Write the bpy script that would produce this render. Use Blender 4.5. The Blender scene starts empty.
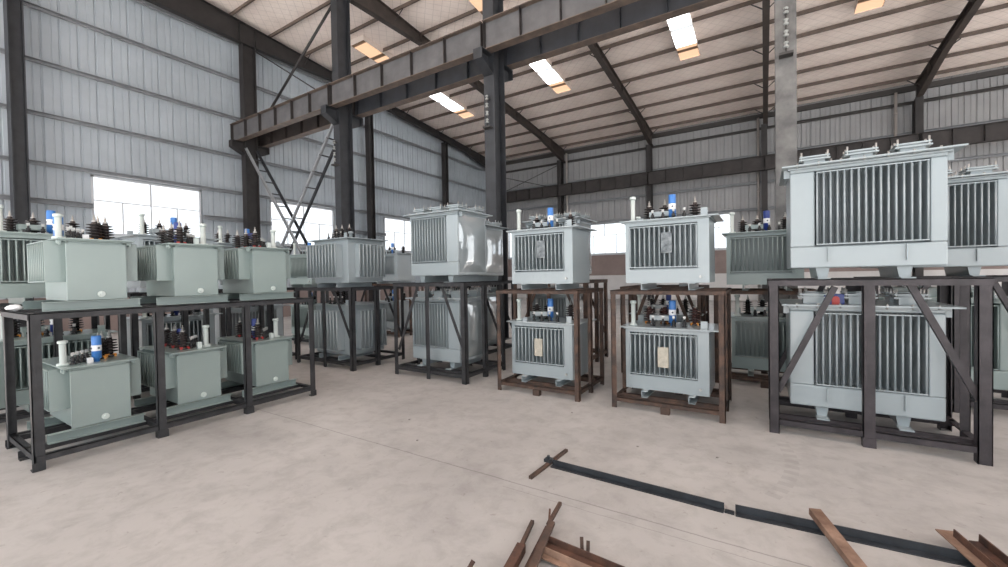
import bpy, math, random
from mathutils import Vector, Matrix
random.seed(7)
SC = bpy.context.scene
COL = SC.collection
V = Vector

# ------------------------------------------------------------------ materials
def mat(name, col, rough=0.5, metal=0.0, var=0.0, scale=6.0, bump=0.0, bscale=40.0, col2=None, spec=0.5, coat=0.0):
    m = bpy.data.materials.new(name); m.use_nodes = True
    nt = m.node_tree; b = nt.nodes['Principled BSDF']
    b.inputs['Base Color'].default_value = (*col, 1); b.inputs['Roughness'].default_value = rough
    b.inputs['Metallic'].default_value = metal; b.inputs['Specular IOR Level'].default_value = spec
    b.inputs['Coat Weight'].default_value = coat; b.inputs['Coat Roughness'].default_value = 0.12
    if var or bump or col2:
        tc = nt.nodes.new('ShaderNodeTexCoord')
    if var or col2:
        n = nt.nodes.new('ShaderNodeTexNoise'); n.inputs['Scale'].default_value = scale
        n.inputs['Detail'].default_value = 5; n.inputs['Roughness'].default_value = 0.6
        nt.links.new(tc.outputs['Object'], n.inputs['Vector'])
        r = nt.nodes.new('ShaderNodeValToRGB')
        c2 = col2 or tuple(min(1, c * (1 + var)) for c in col)
        c1 = col if col2 else tuple(c * (1 - var) for c in col)
        r.color_ramp.elements[0].position = 0.35; r.color_ramp.elements[1].position = 0.68
        r.color_ramp.elements[0].color = (*c1, 1); r.color_ramp.elements[1].color = (*c2, 1)
        nt.links.new(n.outputs['Fac'], r.inputs['Fac']); nt.links.new(r.outputs['Color'], b.inputs['Base Color'])
    if bump:
        n2 = nt.nodes.new('ShaderNodeTexNoise'); n2.inputs['Scale'].default_value = bscale; n2.inputs['Detail'].default_value = 4
        nt.links.new(tc.outputs['Object'], n2.inputs['Vector'])
        bp = nt.nodes.new('ShaderNodeBump'); bp.inputs['Strength'].default_value = bump; bp.inputs['Distance'].default_value = 0.01
        nt.links.new(n2.outputs['Fac'], bp.inputs['Height']); nt.links.new(bp.outputs['Normal'], b.inputs['Normal'])
    return m

M = {}
M['sage'] = mat('sage_enamel', (0.255, 0.312, 0.302), 0.30, var=0.03, scale=2.5, coat=0.25)
M['grey'] = mat('blue_grey_enamel', (0.315, 0.36, 0.38), 0.30, var=0.03, scale=2.5, coat=0.35)
M['green'] = mat('grey_green_enamel', (0.235, 0.295, 0.295), 0.30, var=0.03, scale=2.5, coat=0.3)
M['black_steel'] = mat('dark_primer_steel', (0.027, 0.027, 0.030), 0.55, var=0.35, scale=9, bump=0.15)
M['purple_steel'] = mat('mill_scale_steel', (0.034, 0.028, 0.032), 0.5, var=0.4, scale=7, bump=0.15)
M['rusty'] = mat('rusted_steel', (0.040, 0.028, 0.024), 0.75, col2=(0.105, 0.060, 0.042), scale=9, bump=0.3)
M['rust_bright'] = mat('orange_rusted_steel', (0.15, 0.085, 0.058), 0.75, col2=(0.31, 0.20, 0.145), scale=8, bump=0.3)
M['rust_dark'] = mat('dark_rusted_steel', (0.045, 0.025, 0.02), 0.8, col2=(0.13, 0.062, 0.040), scale=10, bump=0.3)
M['bar_black'] = mat('fresh_black_steel', (0.022, 0.026, 0.032), 0.45, var=0.3, scale=10, bump=0.1)
M['column'] = mat('column_primer', (0.028, 0.030, 0.035), 0.5, var=0.25, scale=3, bump=0.1)
M['column_pale'] = mat('column_bare_steel', (0.075, 0.073, 0.072), 0.5, col2=(0.18, 0.175, 0.17), scale=3.2, bump=0.1)
M['column_brown'] = mat('column_brown_primer', (0.024, 0.021, 0.021), 0.6, var=0.25, scale=3)
M['rafter'] = mat('rafter_brown_primer', (0.046, 0.035, 0.030), 0.6, var=0.25, scale=3)
M['beam_web'] = mat('beam_grey_primer', (0.10, 0.098, 0.102), 0.5, var=0.2, scale=2.5)
M['beam_blue'] = mat('beam_blue_primer', (0.036, 0.042, 0.053), 0.5, var=0.2, scale=2.5)
M['beam_brown'] = mat('beam_brown_primer', (0.033, 0.027, 0.026), 0.6, var=0.3, scale=2.5)
M['beam_flange'] = mat('beam_rust_flange', (0.080, 0.064, 0.056), 0.6, col2=(0.16, 0.115, 0.09), scale=4)
M['purlin'] = mat('purlin_brown', (0.115, 0.086, 0.072), 0.6, var=0.2, scale=3)
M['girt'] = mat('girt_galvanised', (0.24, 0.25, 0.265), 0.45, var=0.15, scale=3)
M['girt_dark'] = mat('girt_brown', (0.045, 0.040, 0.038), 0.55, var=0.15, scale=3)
M['frame'] = mat('window_aluminium', (0.50, 0.52, 0.55), 0.4)
M['porcelain'] = mat('brown_porcelain', (0.016, 0.010, 0.010), 0.22, coat=0.5)
M['porcelain_red'] = mat('red_brown_porcelain', (0.04, 0.012, 0.010), 0.2, coat=0.5)
M['black_plastic'] = mat('black_plastic', (0.018, 0.018, 0.020), 0.4)
M['zinc'] = mat('zinc_plated', (0.45, 0.45, 0.44), 0.35, metal=0.7)
M['blue'] = mat('blue_canister', (0.05, 0.19, 0.52), 0.35)
M['blue_deep'] = mat('deep_blue_canister', (0.022, 0.045, 0.22), 0.35)
M['white'] = mat('white_label', (0.75, 0.76, 0.78), 0.4)
M['ink'] = mat('dark_ink', (0.03, 0.05, 0.08), 0.5)
M['pipe'] = mat('pale_pipe', (0.56, 0.62, 0.60), 0.35)
M['orange'] = mat('orange_clip', (0.75, 0.30, 0.03), 0.4)
M['red'] = mat('red_clip', (0.42, 0.035, 0.03), 0.4)
M['plate_dark'] = mat('dark_nameplate_film', (0.045, 0.05, 0.055), 0.2, col2=(0.25, 0.27, 0.28), scale=16, metal=0.3)
M['plate_beige'] = mat('beige_nameplate', (0.36, 0.33, 0.27), 0.5, col2=(0.50, 0.46, 0.39), scale=22)
M['plaster'] = mat('brown_plaster', (0.26, 0.20, 0.185), 0.9, var=0.10, scale=1.5, bump=0.2, bscale=20)
M['plaster_white'] = mat('whitewashed_dado', (0.62, 0.60, 0.59), 0.9, var=0.05, scale=1.5)
M['downpipe'] = mat('pvc_downpipe', (0.42, 0.38, 0.36), 0.5)
M['insul'] = mat('white_insulator', (0.30, 0.31, 0.30), 0.3)
M['brick'] = mat('concrete_pad', (0.30, 0.28, 0.27), 0.9)

def ribs(name, col):
    return mat(name, col, 0.45, var=0.06, scale=1.2)
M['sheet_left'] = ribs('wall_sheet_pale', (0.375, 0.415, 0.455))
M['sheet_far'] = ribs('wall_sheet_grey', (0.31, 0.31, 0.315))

def glass():
    m = bpy.data.materials.new('window_glass'); m.use_nodes = True; nt = m.node_tree
    nt.nodes.remove(nt.nodes['Principled BSDF']); out = nt.nodes['Material Output']
    t = nt.nodes.new('ShaderNodeBsdfTransparent'); t.inputs['Color'].default_value = (0.94, 0.96, 0.98, 1)
    g = nt.nodes.new('ShaderNodeBsdfGlossy'); g.inputs['Roughness'].default_value = 0.03
    f = nt.nodes.new('ShaderNodeFresnel'); f.inputs['IOR'].default_value = 1.45
    mx = nt.nodes.new('ShaderNodeMixShader')
    mx.inputs[0].default_value = 0.05; nt.nodes.remove(f); nt.links.new(t.outputs[0], mx.inputs[1]); nt.links.new(g.outputs[0], mx.inputs[2])
    nt.links.new(mx.outputs[0], out.inputs['Surface']); return m
M['glass'] = glass()
M['curb'] = mat('skylight_curb', (0.80, 0.70, 0.64), 0.6)
M['gloss'] = mat('glossy_enamel', (0.315, 0.36, 0.38), 0.12, coat=1.0)
M['gloss'].node_tree.nodes['Principled BSDF'].inputs['Coat IOR'].default_value = 3.2
M['gloss'].node_tree.nodes['Principled BSDF'].inputs['Coat Roughness'].default_value = 0.06

def translucent(name, tcol, dcol, fac):
    m = bpy.data.materials.new(name); m.use_nodes = True; nt = m.node_tree
    nt.nodes.remove(nt.nodes['Principled BSDF']); out = nt.nodes['Material Output']
    t = nt.nodes.new('ShaderNodeBsdfTransparent'); t.inputs['Color'].default_value = (*tcol, 1)
    g = nt.nodes.new('ShaderNodeBsdfTranslucent'); g.inputs['Color'].default_value = (*dcol, 1)
    mx = nt.nodes.new('ShaderNodeMixShader'); mx.inputs[0].default_value = fac
    nt.links.new(t.outputs[0], mx.inputs[1]); nt.links.new(g.outputs[0], mx.inputs[2])
    nt.links.new(mx.outputs[0], out.inputs['Surface']); return m
M['skylight'] = translucent('skylight_sheet', (0.85, 0.87, 0.9), (0.9, 0.92, 0.95), 1.0)
M['skylight_orange'] = translucent('orange_skylight_end', (0.22, 0.105, 0.045), (0.115, 0.072, 0.047), 1.0)

def floor_mat():
    m = bpy.data.materials.new('concrete_floor'); m.use_nodes = True; nt = m.node_tree; N = nt.nodes; L = nt.links
    b = N['Principled BSDF']; b.inputs['Roughness'].default_value = 0.62
    tc = N.new('ShaderNodeTexCoord')
    def noise(s, d=6, r=0.6, dist=0.0):
        n = N.new('ShaderNodeTexNoise'); n.inputs['Scale'].default_value = s; n.inputs['Detail'].default_value = d
        n.inputs['Roughness'].default_value = r; n.inputs['Distortion'].default_value = dist
        L.new(tc.outputs['Object'], n.inputs['Vector']); return n
    n1 = noise(0.55, 6, 0.6, 0.4)
    r = N.new('ShaderNodeValToRGB'); e = r.color_ramp.elements
    e[0].position = 0.30; e[0].color = (0.345, 0.330, 0.320, 1); e[1].position = 0.70; e[1].color = (0.490, 0.470, 0.457, 1)
    L.new(n1.outputs['Fac'], r.inputs['Fac'])
    n2 = noise(4.5, 8, 0.7, 0.3)
    r2 = N.new('ShaderNodeValToRGB'); e = r2.color_ramp.elements
    e[0].position = 0.28; e[0].color = (0.74, 0.73, 0.72, 1); e[1].position = 0.55; e[1].color = (1.02, 1.02, 1.02, 1)
    L.new(n2.outputs['Fac'], r2.inputs['Fac'])
    mx = N.new('ShaderNodeMixRGB'); mx.blend_type = 'MULTIPLY'; mx.inputs[0].default_value = 0.8
    L.new(r.outputs[0], mx.inputs[1]); L.new(r2.outputs[0], mx.inputs[2])
    n3 = noise(14, 4, 0.6, 0.5)
    r3 = N.new('ShaderNodeValToRGB'); e = r3.color_ramp.elements
    e[0].position = 0.26; e[0].color = (0.70, 0.68, 0.66, 1); e[1].position = 0.36; e[1].color = (1, 1, 1, 1)
    L.new(n3.outputs['Fac'], r3.inputs['Fac'])
    mx2 = N.new('ShaderNodeMixRGB'); mx2.blend_type = 'MULTIPLY'; mx2.inputs[0].default_value = 0.8
    L.new(mx.outputs[0], mx2.inputs[1]); L.new(r3.outputs[0], mx2.inputs[2])
    sep = N.new('ShaderNodeSeparateXYZ'); L.new(tc.outputs['Object'], sep.inputs[0])
    def math_(op, a, bb=None, c=None):
        n = N.new('ShaderNodeMath'); n.operation = op
        for i, v in enumerate((a, bb, c)):
            if v is None: continue
            if isinstance(v, (int, float)): n.inputs[i].default_value = v
            else: L.new(v, n.inputs[i])
        return n.outputs[0]
    X, Y = sep.outputs[0], sep.outputs[1]
    # saw-cut joint
    wob = math_('MULTIPLY', math_('SUBTRACT', n2.outputs['Fac'], 0.5), 0.03)
    d = math_('ABSOLUTE', math_('ADD', Y, math_('SUBTRACT', wob, 2.755)))
    j = math_('LESS_THAN', d, 0.006)
    d2 = math_('ABSOLUTE', math_('ADD', Y, math_('SUBTRACT', wob, 2.665)))
    j2 = math_('MULTIPLY', math_('LESS_THAN', d2, 0.003), math_('GREATER_THAN', X, -1.7))
    # tyre tread arc left on the slab
    dx = math_('ADD', X, 1.55); dy = math_('SUBTRACT', Y, 4.2)
    rad = math_('SQRT', math_('ADD', math_('MULTIPLY', dx, dx), math_('MULTIPLY', dy, dy)))
    ring = math_('LESS_THAN', math_('ABSOLUTE', math_('SUBTRACT', rad, 1.74)), 0.05)
    ang = math_('ARCTAN2', dy, dx)
    seg = math_('LESS_THAN', math_('ABSOLUTE', math_('ADD', ang, 0.08)), 0.36)
    tread = math_('GREATER_THAN', math_('SINE', math_('MULTIPLY', ang, 90.0)), -0.1)
    arc = math_('MULTIPLY', math_('MULTIPLY', ring, seg), math_('MULTIPLY', tread, 0.20))
    arc = math_('MULTIPLY', arc, math_('MULTIPLY', n2.outputs['Fac'], 1.4))
    dark = math_('MAXIMUM', math_('MULTIPLY', j, 0.42), math_('MAXIMUM', math_('MULTIPLY', j2, 0.35), arc))
    mx3 = N.new('ShaderNodeMixRGB'); L.new(dark, mx3.inputs[0]); L.new(mx2.outputs[0], mx3.inputs[1])
    mx3.inputs[2].default_value = (0.10, 0.09, 0.085, 1)
    L.new(mx3.outputs[0], b.inputs['Base Color'])
    bp = N.new('ShaderNodeBump'); bp.inputs['Strength'].default_value = 0.12; bp.inputs['Distance'].default_value = 0.01
    L.new(n2.outputs['Fac'], bp.inputs['Height']); L.new(bp.outputs[0], b.inputs['Normal'])
    return m
M['floor'] = floor_mat()

def roof_mat():
    m = bpy.data.materials.new('roof_insulation_blanket'); m.use_nodes = True; nt = m.node_tree; N = nt.nodes; L = nt.links
    b = N['Principled BSDF']; b.inputs['Roughness'].default_value = 0.55
    tc = N.new('ShaderNodeTexCoord')
    n = N.new('ShaderNodeTexNoise'); n.inputs['Scale'].default_value = 0.9; n.inputs['Detail'].default_value = 6
    L.new(tc.outputs['Object'], n.inputs['Vector'])
    r = N.new('ShaderNodeValToRGB'); e = r.color_ramp.elements
    e[0].position = 0.3; e[0].color = (0.82, 0.71, 0.655, 1); e[1].position = 0.7; e[1].color = (0.93, 0.83, 0.77, 1)
    L.new(n.outputs['Fac'], r.inputs['Fac'])
    # wire mesh: two diagonal line families
    sep = N.new('ShaderNodeSeparateXYZ'); L.new(tc.outputs['Object'], sep.inputs[0])
    def mt(op, a, bb=None):
        q = N.new('ShaderNodeMath'); q.operation = op
        for i, v in enumerate((a, bb)):
            if v is None: continue
            if isinstance(v, (int, float)): q.inputs[i].default_value = v
            else: L.new(v, q.inputs[i])
        return q.outputs[0]
    s1 = mt('ABSOLUTE', mt('SINE', mt('MULTIPLY', mt('ADD', sep.outputs[0], sep.outputs[1]), 7.5)))
    s2 = mt('ABSOLUTE', mt('SINE', mt('MULTIPLY', mt('SUBTRACT', sep.outputs[0], sep.outputs[1]), 7.5)))
    ln = mt('LESS_THAN', mt('MINIMUM', s1, s2), 0.09)
    mx = N.new('ShaderNodeMixRGB'); L.new(mt('MULTIPLY', ln, 0.3), mx.inputs[0]); L.new(r.outputs[0], mx.inputs[1])
    mx.inputs[2].default_value = (0.26, 0.22, 0.20, 1)
    L.new(mx.outputs[0], b.inputs['Base Color'])
    n2 = N.new('ShaderNodeTexNoise'); n2.inputs['Scale'].default_value = 5; L.new(tc.outputs['Object'], n2.inputs['Vector'])
    bp = N.new('ShaderNodeBump'); bp.inputs['Strength'].default_value = 0.5; bp.inputs['Distance'].default_value = 0.05
    L.new(n2.outputs['Fac'], bp.inputs['Height']); L.new(bp.outputs[0], b.inputs['Normal'])
    return m
M['roof'] = roof_mat()

# ------------------------------------------------------------------ mesh builder
class MB:
    def __init__(s): s.v = []; s.f = []; s.smooth = []
    def box(s, x0, x1, y0, y1, z0, z1):
        n = len(s.v)
        s.v += [(x, y, z) for z in (z0, z1) for y in (y0, y1) for x in (x0, x1)]
        s.f += [tuple(n + i for i in q) for q in ((0, 2, 3, 1), (4, 5, 7, 6), (0, 1, 5, 4), (2, 6, 7, 3), (0, 4, 6, 2), (1, 3, 7, 5))]
        s.smooth += [False] * 6; return s
    def prof(s, pts, A, B, up=(0, 0, 1)):
        A, B = V(A), V(B); d = (B - A).normalized(); up = V(up)
        u = up - d * up.dot(d); u.normalize(); w = d.cross(u)   # pts: (w, u)
        n = len(s.v); k = len(pts)
        for P in (A, B): s.v += [tuple(P + w * a + u * b) for a, b in pts]
        for i in range(k):
            j = (i + 1) % k; s.f.append((n + i, n + j, n + k + j, n + k + i)); s.smooth.append(False)
        s.f.append(tuple(n + i for i in range(k))[::-1]); s.f.append(tuple(n + k + i for i in range(k))); s.smooth += [False, False]
        return s
    def bar(s, A, B, w, h, up=(0, 0, 1)):
        return s.prof([(-w / 2, -h / 2), (w / 2, -h / 2), (w / 2, h / 2), (-w / 2, h / 2)], A, B, up)
    def cyl(s, A, B, r, n=12, r2=None):
        A, B = V(A), V(B); d = (B - A).normalized(); up = V((0, 0, 1)) if abs(d.z) < 0.9 else V((1, 0, 0))
        u = (up - d * up.dot(d)).normalized(); w = d.cross(u); k = len(s.v); r2 = r if r2 is None else r2
        for P, rr in ((A, r), (B, r2)):
            for i in range(n):
                a = 2 * math.pi * i / n; s.v.append(tuple(P + u * math.cos(a) * rr + w * math.sin(a) * rr))
        for i in range(n):
            j = (i + 1) % n; s.f.append((k + i, k + j, k + n + j, k + n + i)); s.smooth.append(True)
        s.f.append(tuple(range(k, k + n))[::-1]); s.f.append(tuple(range(k + n, k + 2 * n))); s.smooth += [False, False]
        return s
    def lathe(s, pts, n=14, o=(0, 0, 0)):
        k = len(s.v); m = len(pts)
        for r, z in pts:
            for i in range(n):
                a = 2 * math.pi * i / n; s.v.append((o[0] + r * math.cos(a), o[1] + r * math.sin(a), o[2] + z))
        for q in range(m - 1):
            for i in range(n):
                j = (i + 1) % n
                s.f.append((k + q * n + i, k + q * n + j, k + (q + 1) * n + j, k + (q + 1) * n + i)); s.smooth.append(True)
        s.f.append(tuple(k + i for i in range(n))[::-1]); s.f.append(tuple(k + (m - 1) * n + i for i in range(n))); s.smooth += [False, False]
        return s
    def mesh(s, name):
        me = bpy.data.meshes.new(name); me.from_pydata(s.v, [], s.f)
        me.polygons.foreach_set('use_smooth', s.smooth); me.update(); return me

CACHE = {}
def part(name, mesh, material, parent=None, loc=(0, 0, 0), rot=(0, 0, 0), bevel=0.0):
    """mesh: MB or (key, function giving an MB)"""
    if isinstance(mesh, tuple):
        key = (mesh[0], material)
        if key not in CACHE:
            me = mesh[1]().mesh(name); me.materials.append(M[material]); CACHE[key] = me
        me = CACHE[key]
    else:
        me = mesh.mesh(name); me.materials.append(M[material])
    o = bpy.data.objects.new(name, me); COL.objects.link(o); o.location = loc; o.rotation_euler = rot
    if parent: o.parent = parent
    if bevel:
        b = o.modifiers.new('bevel', 'BEVEL'); b.width = bevel; b.segments = 2; b.limit_method = 'ANGLE'
    return o
def thing(name, label, cat, loc=(0, 0, 0), rz=0.0, group=None):
    o = bpy.data.objects.new(name, None); COL.objects.link(o); o.empty_display_size = 0.1
    o.location = loc; o.rotation_euler = (0, 0, rz); o['label'] = label; o['category'] = cat
    if group: o['group'] = group
    return o
def tag(o, label, cat, group=None):
    o['label'] = label; o['category'] = cat
    if group: o['group'] = group
    return o
def struct(o): o['kind'] = 'structure'; return o

def Lp(a, t=0.008, sx=1, sy=1):   # angle section, corner at origin
    p = [(0, 0), (a, 0), (a, t), (t, t), (t, a), (0, a)]
    p = [(x * sx, y * sy) for x, y in p]
    return p if sx * sy > 0 else p[::-1]
def Ip(h, b, tw=0.012, tf=0.018):
    return [(-b/2, -h/2), (b/2, -h/2), (b/2, -h/2+tf), (tw/2, -h/2+tf), (tw/2, h/2-tf), (b/2, h/2-tf), (b/2, h/2), (-b/2, h/2), (-b/2, h/2-tf), (-tw/2, h/2-tf), (-tw/2, -h/2+tf), (-b/2, -h/2+tf)]
def Cp(h, b, t=0.008, s=1):       # channel, web at w=0, flanges towards s
    p = [(0, -h/2), (b, -h/2), (b, -h/2+t), (t, -h/2+t), (t, h/2-t), (b, h/2-t), (b, h/2), (0, h/2)]
    p = [(x * s, y) for x, y in p]
    return p if s > 0 else p[::-1]

# ------------------------------------------------------------------ setting
XG, YF, XR, YB = -17.85, 27.2, 22.0, -7.0
SL, YE, ZE = 0.083, 26.9, 10.3
YRIDGE = 0.0
def roofz(y):
    return ZE + SL * (YE - y) if y >= YRIDGE else ZE + SL * (YE - YRIDGE) - SL * (YRIDGE - y)

fl = MB().box(-40, 45, -30, 45, -0.2, 0.0)
struct(part('floor', fl, 'floor'))

def ribbed(x_of, a0, a1, z0, z1, depth=0.035, pitch=0.40, cuts=()):
    """trapezoidal sheet from a0 to a1 along the wall, z0..z1, with rectangular openings (a, b, za, zb)"""
    mb = MB()
    prof = []
    a = a0
    while a < a1 - 1e-6:
        for da, dd in ((0, 0), (pitch * 0.42, 0), (pitch * 0.44, depth * 0.4), (pitch * 0.49, depth * 0.4), (pitch * 0.51, 0), (pitch * 0.84, 0), (pitch * 0.89, depth), (pitch * 0.95, depth)):
            if a + da < a1: prof.append((a + da, dd))
        a += pitch
    prof.append((a1, 0))
    for (p, dp), (q, dq) in zip(prof, prof[1:]):
        spans = [(z0, z1)]
        mid = (p + q) / 2
        for (ca, cb, za, zb) in cuts:
            if ca <= mid <= cb: spans = [(z0, za), (zb, z1)]
        for (s0, s1) in spans:
            if s1 - s0 < 0.01: continue
            top0 = s1 if not callable(s1) else s1(p)
            n = len(mb.v)
            mb.v += [x_of(p, dp, s0), x_of(q, dq, s0), x_of(q, dq, s1), x_of(p, dp, s1)]
            mb.f.append((n, n + 1, n + 2, n + 3)); mb.smooth.append(False)
    return mb

WL = [(4.34, 7.34), (9.9, 13.0), (16.2, 19.3)]           # openings in the gable wall (y)
WF = [(-16.4, -13.4), (-10.5, -7.4), (-4.45, -1.45), (1.5, 4.5), (7.5, 10.5), (19.0, 21.5)]   # in the far wall (x)
ZS, ZH = 3.15, 5.0
cutL = [(a, b, ZS, ZH) for a, b in WL]; cutF = [(a, b, 2.97, ZH) for a, b in WF] + [(11.2, 18.4, 2.97, 6.0)]  # last far cut: unseen opening, added as a bright reflection for glossy side panels
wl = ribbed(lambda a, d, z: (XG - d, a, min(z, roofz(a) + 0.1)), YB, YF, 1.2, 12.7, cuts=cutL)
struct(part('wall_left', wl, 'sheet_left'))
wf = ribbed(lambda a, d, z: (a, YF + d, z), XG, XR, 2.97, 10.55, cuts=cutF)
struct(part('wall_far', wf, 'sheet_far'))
# masonry dado walls
struct(part('baseboard_left', MB().box(XG - 0.2, XG + 0.06, YB, YF, 0, 1.2), 'plaster'))
dd = MB().box(XG, 11.2, YF - 0.04, YF + 0.2, 0, 2.97).box(18.4, XR, YF - 0.04, YF + 0.2, 0, 2.97)
struct(part('baseboard_far', dd, 'plaster'))
dw = MB().box(XG, 11.2, YF - 0.055, YF - 0.04, 0, 1.55)
struct(part('baseboard_far_dado', dw, 'plaster_white'))

# roof underside with openings for the translucent strips
SKX = [-14.35, -8.45, -2.62, 3.2, 9.1]; SKW = 0.39
def roof_mesh():
    mb = MB()
    xs = [XG - 0.3]
    for x in SKX: xs += [x - SKW, x + SKW]
    xs.append(XR)
    ys = [27.6, 19.6, 11.8, YRIDGE, YB]
    for i in range(len(xs) - 1):
        for j in range(len(ys) - 1):
            if i % 2 == 1 and j == 1: continue
            a, b, c, d = xs[i], xs[i + 1], ys[j], ys[j + 1]
            n = len(mb.v)
            T = 0.12
            mb.v += [(a, c, roofz(c) + T), (b, c, roofz(c) + T), (b, d, roofz(d) + T), (a, d, roofz(d) + T)]
            mb.v += [(x, y, z + 0.06) for x, y, z in mb.v[n:n + 4]]
            mb.f += [(n, n + 1, n + 2, n + 3), (n + 7, n + 6, n + 5, n + 4), (n, n + 4, n + 5, n + 1), (n + 1, n + 5, n + 6, n + 2), (n + 2, n + 6, n + 7, n + 3), (n + 3, n + 7, n + 4, n)]
            mb.smooth += [False] * 6
    return mb
struct(part('ceiling', roof_mesh(), 'roof'))
names = ['nearest the left gable wall', 'above the second bay from the left', 'right of centre over the middle bay', 'in the far right of the roof', 'outside the right edge']
for x, nm in zip(SKX[:4], names):
    t = thing('roof_skylight', 'bright roof strip with orange ends, ' + nm, 'skylight', (x, 16.1, roofz(16.1) - 0.11), group=None)
    def strip(y0, y1):
        m = MB(); n = 0
        z0, z1 = roofz(y0) - roofz(16.1), roofz(y1) - roofz(16.1)
        m.v += [(-SKW, y0 - 16.1, z0), (SKW, y0 - 16.1, z0), (SKW, y1 - 16.1, z1), (-SKW, y1 - 16.1, z1)]
        m.f.append((0, 1, 2, 3)); m.smooth.append(False); return m
    part('translucent_sheet', strip(13.5, 18.6), 'skylight', t)
    cb = MB()
    for y0, y1 in ((11.8, 19.6),):
        z0, z1 = roofz(y0) - roofz(16.1), roofz(y1) - roofz(16.1)
        for xx in (-SKW, SKW):
            n = len(cb.v); cb.v += [(xx, y0 - 16.1, z0 - 0.004), (xx, y1 - 16.1, z1 - 0.004), (xx, y1 - 16.1, z1 + 0.26), (xx, y0 - 16.1, z0 + 0.26)]; cb.f.append((n, n + 1, n + 2, n + 3)); cb.smooth.append(False)
        for yy, zz in ((y0, z0), (y1, z1)):
            n = len(cb.v); cb.v += [(-SKW, yy - 16.1, zz - 0.004), (SKW, yy - 16.1, zz - 0.004), (SKW, yy - 16.1, zz + 0.26), (-SKW, yy - 16.1, zz + 0.26)]; cb.f.append((n, n + 1, n + 2, n + 3)); cb.smooth.append(False)
    part('curb', cb, 'curb', t)
    part('orange_end', strip(11.8, 13.5), 'skylight_orange', t)
    part('orange_end', strip(18.6, 19.6), 'skylight_orange', t)

# windows: frame, mullions, glass
def window(n, wall, a, b, z0, z1, cols, zt, sill):
    P = (lambda u, d, z: (XG + d, u, z)) if wall == 'L' else (lambda u, d, z: (u, YF - d, z))
    def bx(mb, u0, u1, d0, d1, za, zb):
        p, q = P(u0, d0, za), P(u1, d1, zb)
        mb.box(min(p[0], q[0]), max(p[0], q[0]), min(p[1], q[1]), max(p[1], q[1]), za, zb)
    fr = MB(); t = 0.06
    bx(fr, a, b, -0.03, 0.04, z0, z0 + t); bx(fr, a, b, -0.03, 0.04, z1 - t, z1)
    bx(fr, a, a + t, -0.03, 0.04, z0, z1); bx(fr, b - t, b, -0.03, 0.04, z0, z1)
    w = struct(part('window_%d' % n, fr, 'frame'))
    bars = MB(); bx(bars, a + t, b - t, -0.02, 0.03, zt - 0.018, zt + 0.018)
    for k in range(1, cols):
        u = a + (b - a) * k / cols
        bx(bars, u - 0.018, u + 0.018, -0.02, 0.03, z0 + t, zt - 0.018)
        if k == cols // 2: bx(bars, u - 0.025, u + 0.025, -0.02, 0.03, zt + 0.025, z1 - t)
    part('glazing_bars', bars, 'frame', w)
    gl = MB(); bx(gl, a + t, b - t, -0.006, 0.0, z0 + t, z1 - t)
    part('glass_pane', gl, 'glass', w)
    s = MB(); bx(s, a - 0.05, b + 0.05, 0.041, 0.10, z0 - 0.08, z0)
    part('window_sill', s, 'frame', w)
k = 1
for a, b in WL: window(k, 'L', a, b, ZS, ZH, 4, 4.22, True); k += 1
for a, b in WF: window(k, 'F', a, b, 2.97, ZH, 4, 4.22, True); k += 1

ORD = ['lowest', 'second', 'third', 'fourth', 'fifth', 'sixth', 'seventh', 'eighth', 'ninth', 'tenth', 'eleventh', 'twelfth', 'thirteenth', 'fourteenth', 'fifteenth', 'sixteenth', 'seventeenth', 'eighteenth', 'nineteenth', 'twentieth']
# girts, gable wall (C sections) and far wall
gz = [(5.08, 'directly above the windows'), (6.5, 'one row above the windows'), (8.0, 'two rows above the windows'), (9.53, 'topmost row but one under the roof'), (11.0, 'highest, just under the roof')]
for z, nm in gz:
    y1 = YF - 0.05 if z < 10.3 else YE - (z + 0.35 - ZE) / SL
    g = part('wall_girt', MB().prof(Cp(0.11, 0.10, 0.012, 1), (XG + 0.16, YB, z), (XG + 0.16, y1, z), (0, 0, 1)), 'girt')
    # web faces the hall
    tag(g, 'long pale steel girt on the left gable wall, ' + nm, 'wall girt')
segs = [(YB, WL[0][0]), (WL[0][1], WL[1][0]), (WL[1][1], WL[2][0]), (WL[2][1], YF - 0.05)]
for (a, b), nm in zip(segs, ['left of its first window', 'between its first and second windows', 'between its second and third windows', 'beyond its third window']):
    tag(part('wall_girt', MB().prof(Cp(0.14, 0.14, 0.012, 1), (XG + 0.16, a, 4.0), (XG + 0.16, b, 4.0)), 'girt'),
        'short girt at mid-window height on the gable wall, ' + nm, 'wall girt')
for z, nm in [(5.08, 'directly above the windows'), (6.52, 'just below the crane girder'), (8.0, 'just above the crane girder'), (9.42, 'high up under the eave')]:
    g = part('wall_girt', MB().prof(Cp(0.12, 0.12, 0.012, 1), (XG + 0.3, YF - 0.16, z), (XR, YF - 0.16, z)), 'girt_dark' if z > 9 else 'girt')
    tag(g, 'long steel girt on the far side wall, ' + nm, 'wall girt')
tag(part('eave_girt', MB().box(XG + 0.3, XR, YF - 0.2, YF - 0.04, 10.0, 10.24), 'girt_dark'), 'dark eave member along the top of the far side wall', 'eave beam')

# purlins
py = []
y = 26.35
while y > YB: py.append(y); y -= 1.5
for i, y in enumerate(py):
    if y < 5: break
    z = roofz(y)
    o = part('roof_purlin', MB().prof([(-0.006, -0.07), (0.05, -0.07), (0.05, -0.06), (0.006, -0.06), (0.006, 0.09), (-0.05, 0.09), (-0.05, 0.08), (-0.006, 0.08)], (XG + 0.1, y, z + 0.01), (XR, y, z + 0.01)), 'purlin')
    tag(o, 'brown roof purlin running lengthwise, %s up from the far eave' % ('first' if i == 0 else ORD[i]), 'purlin')

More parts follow.
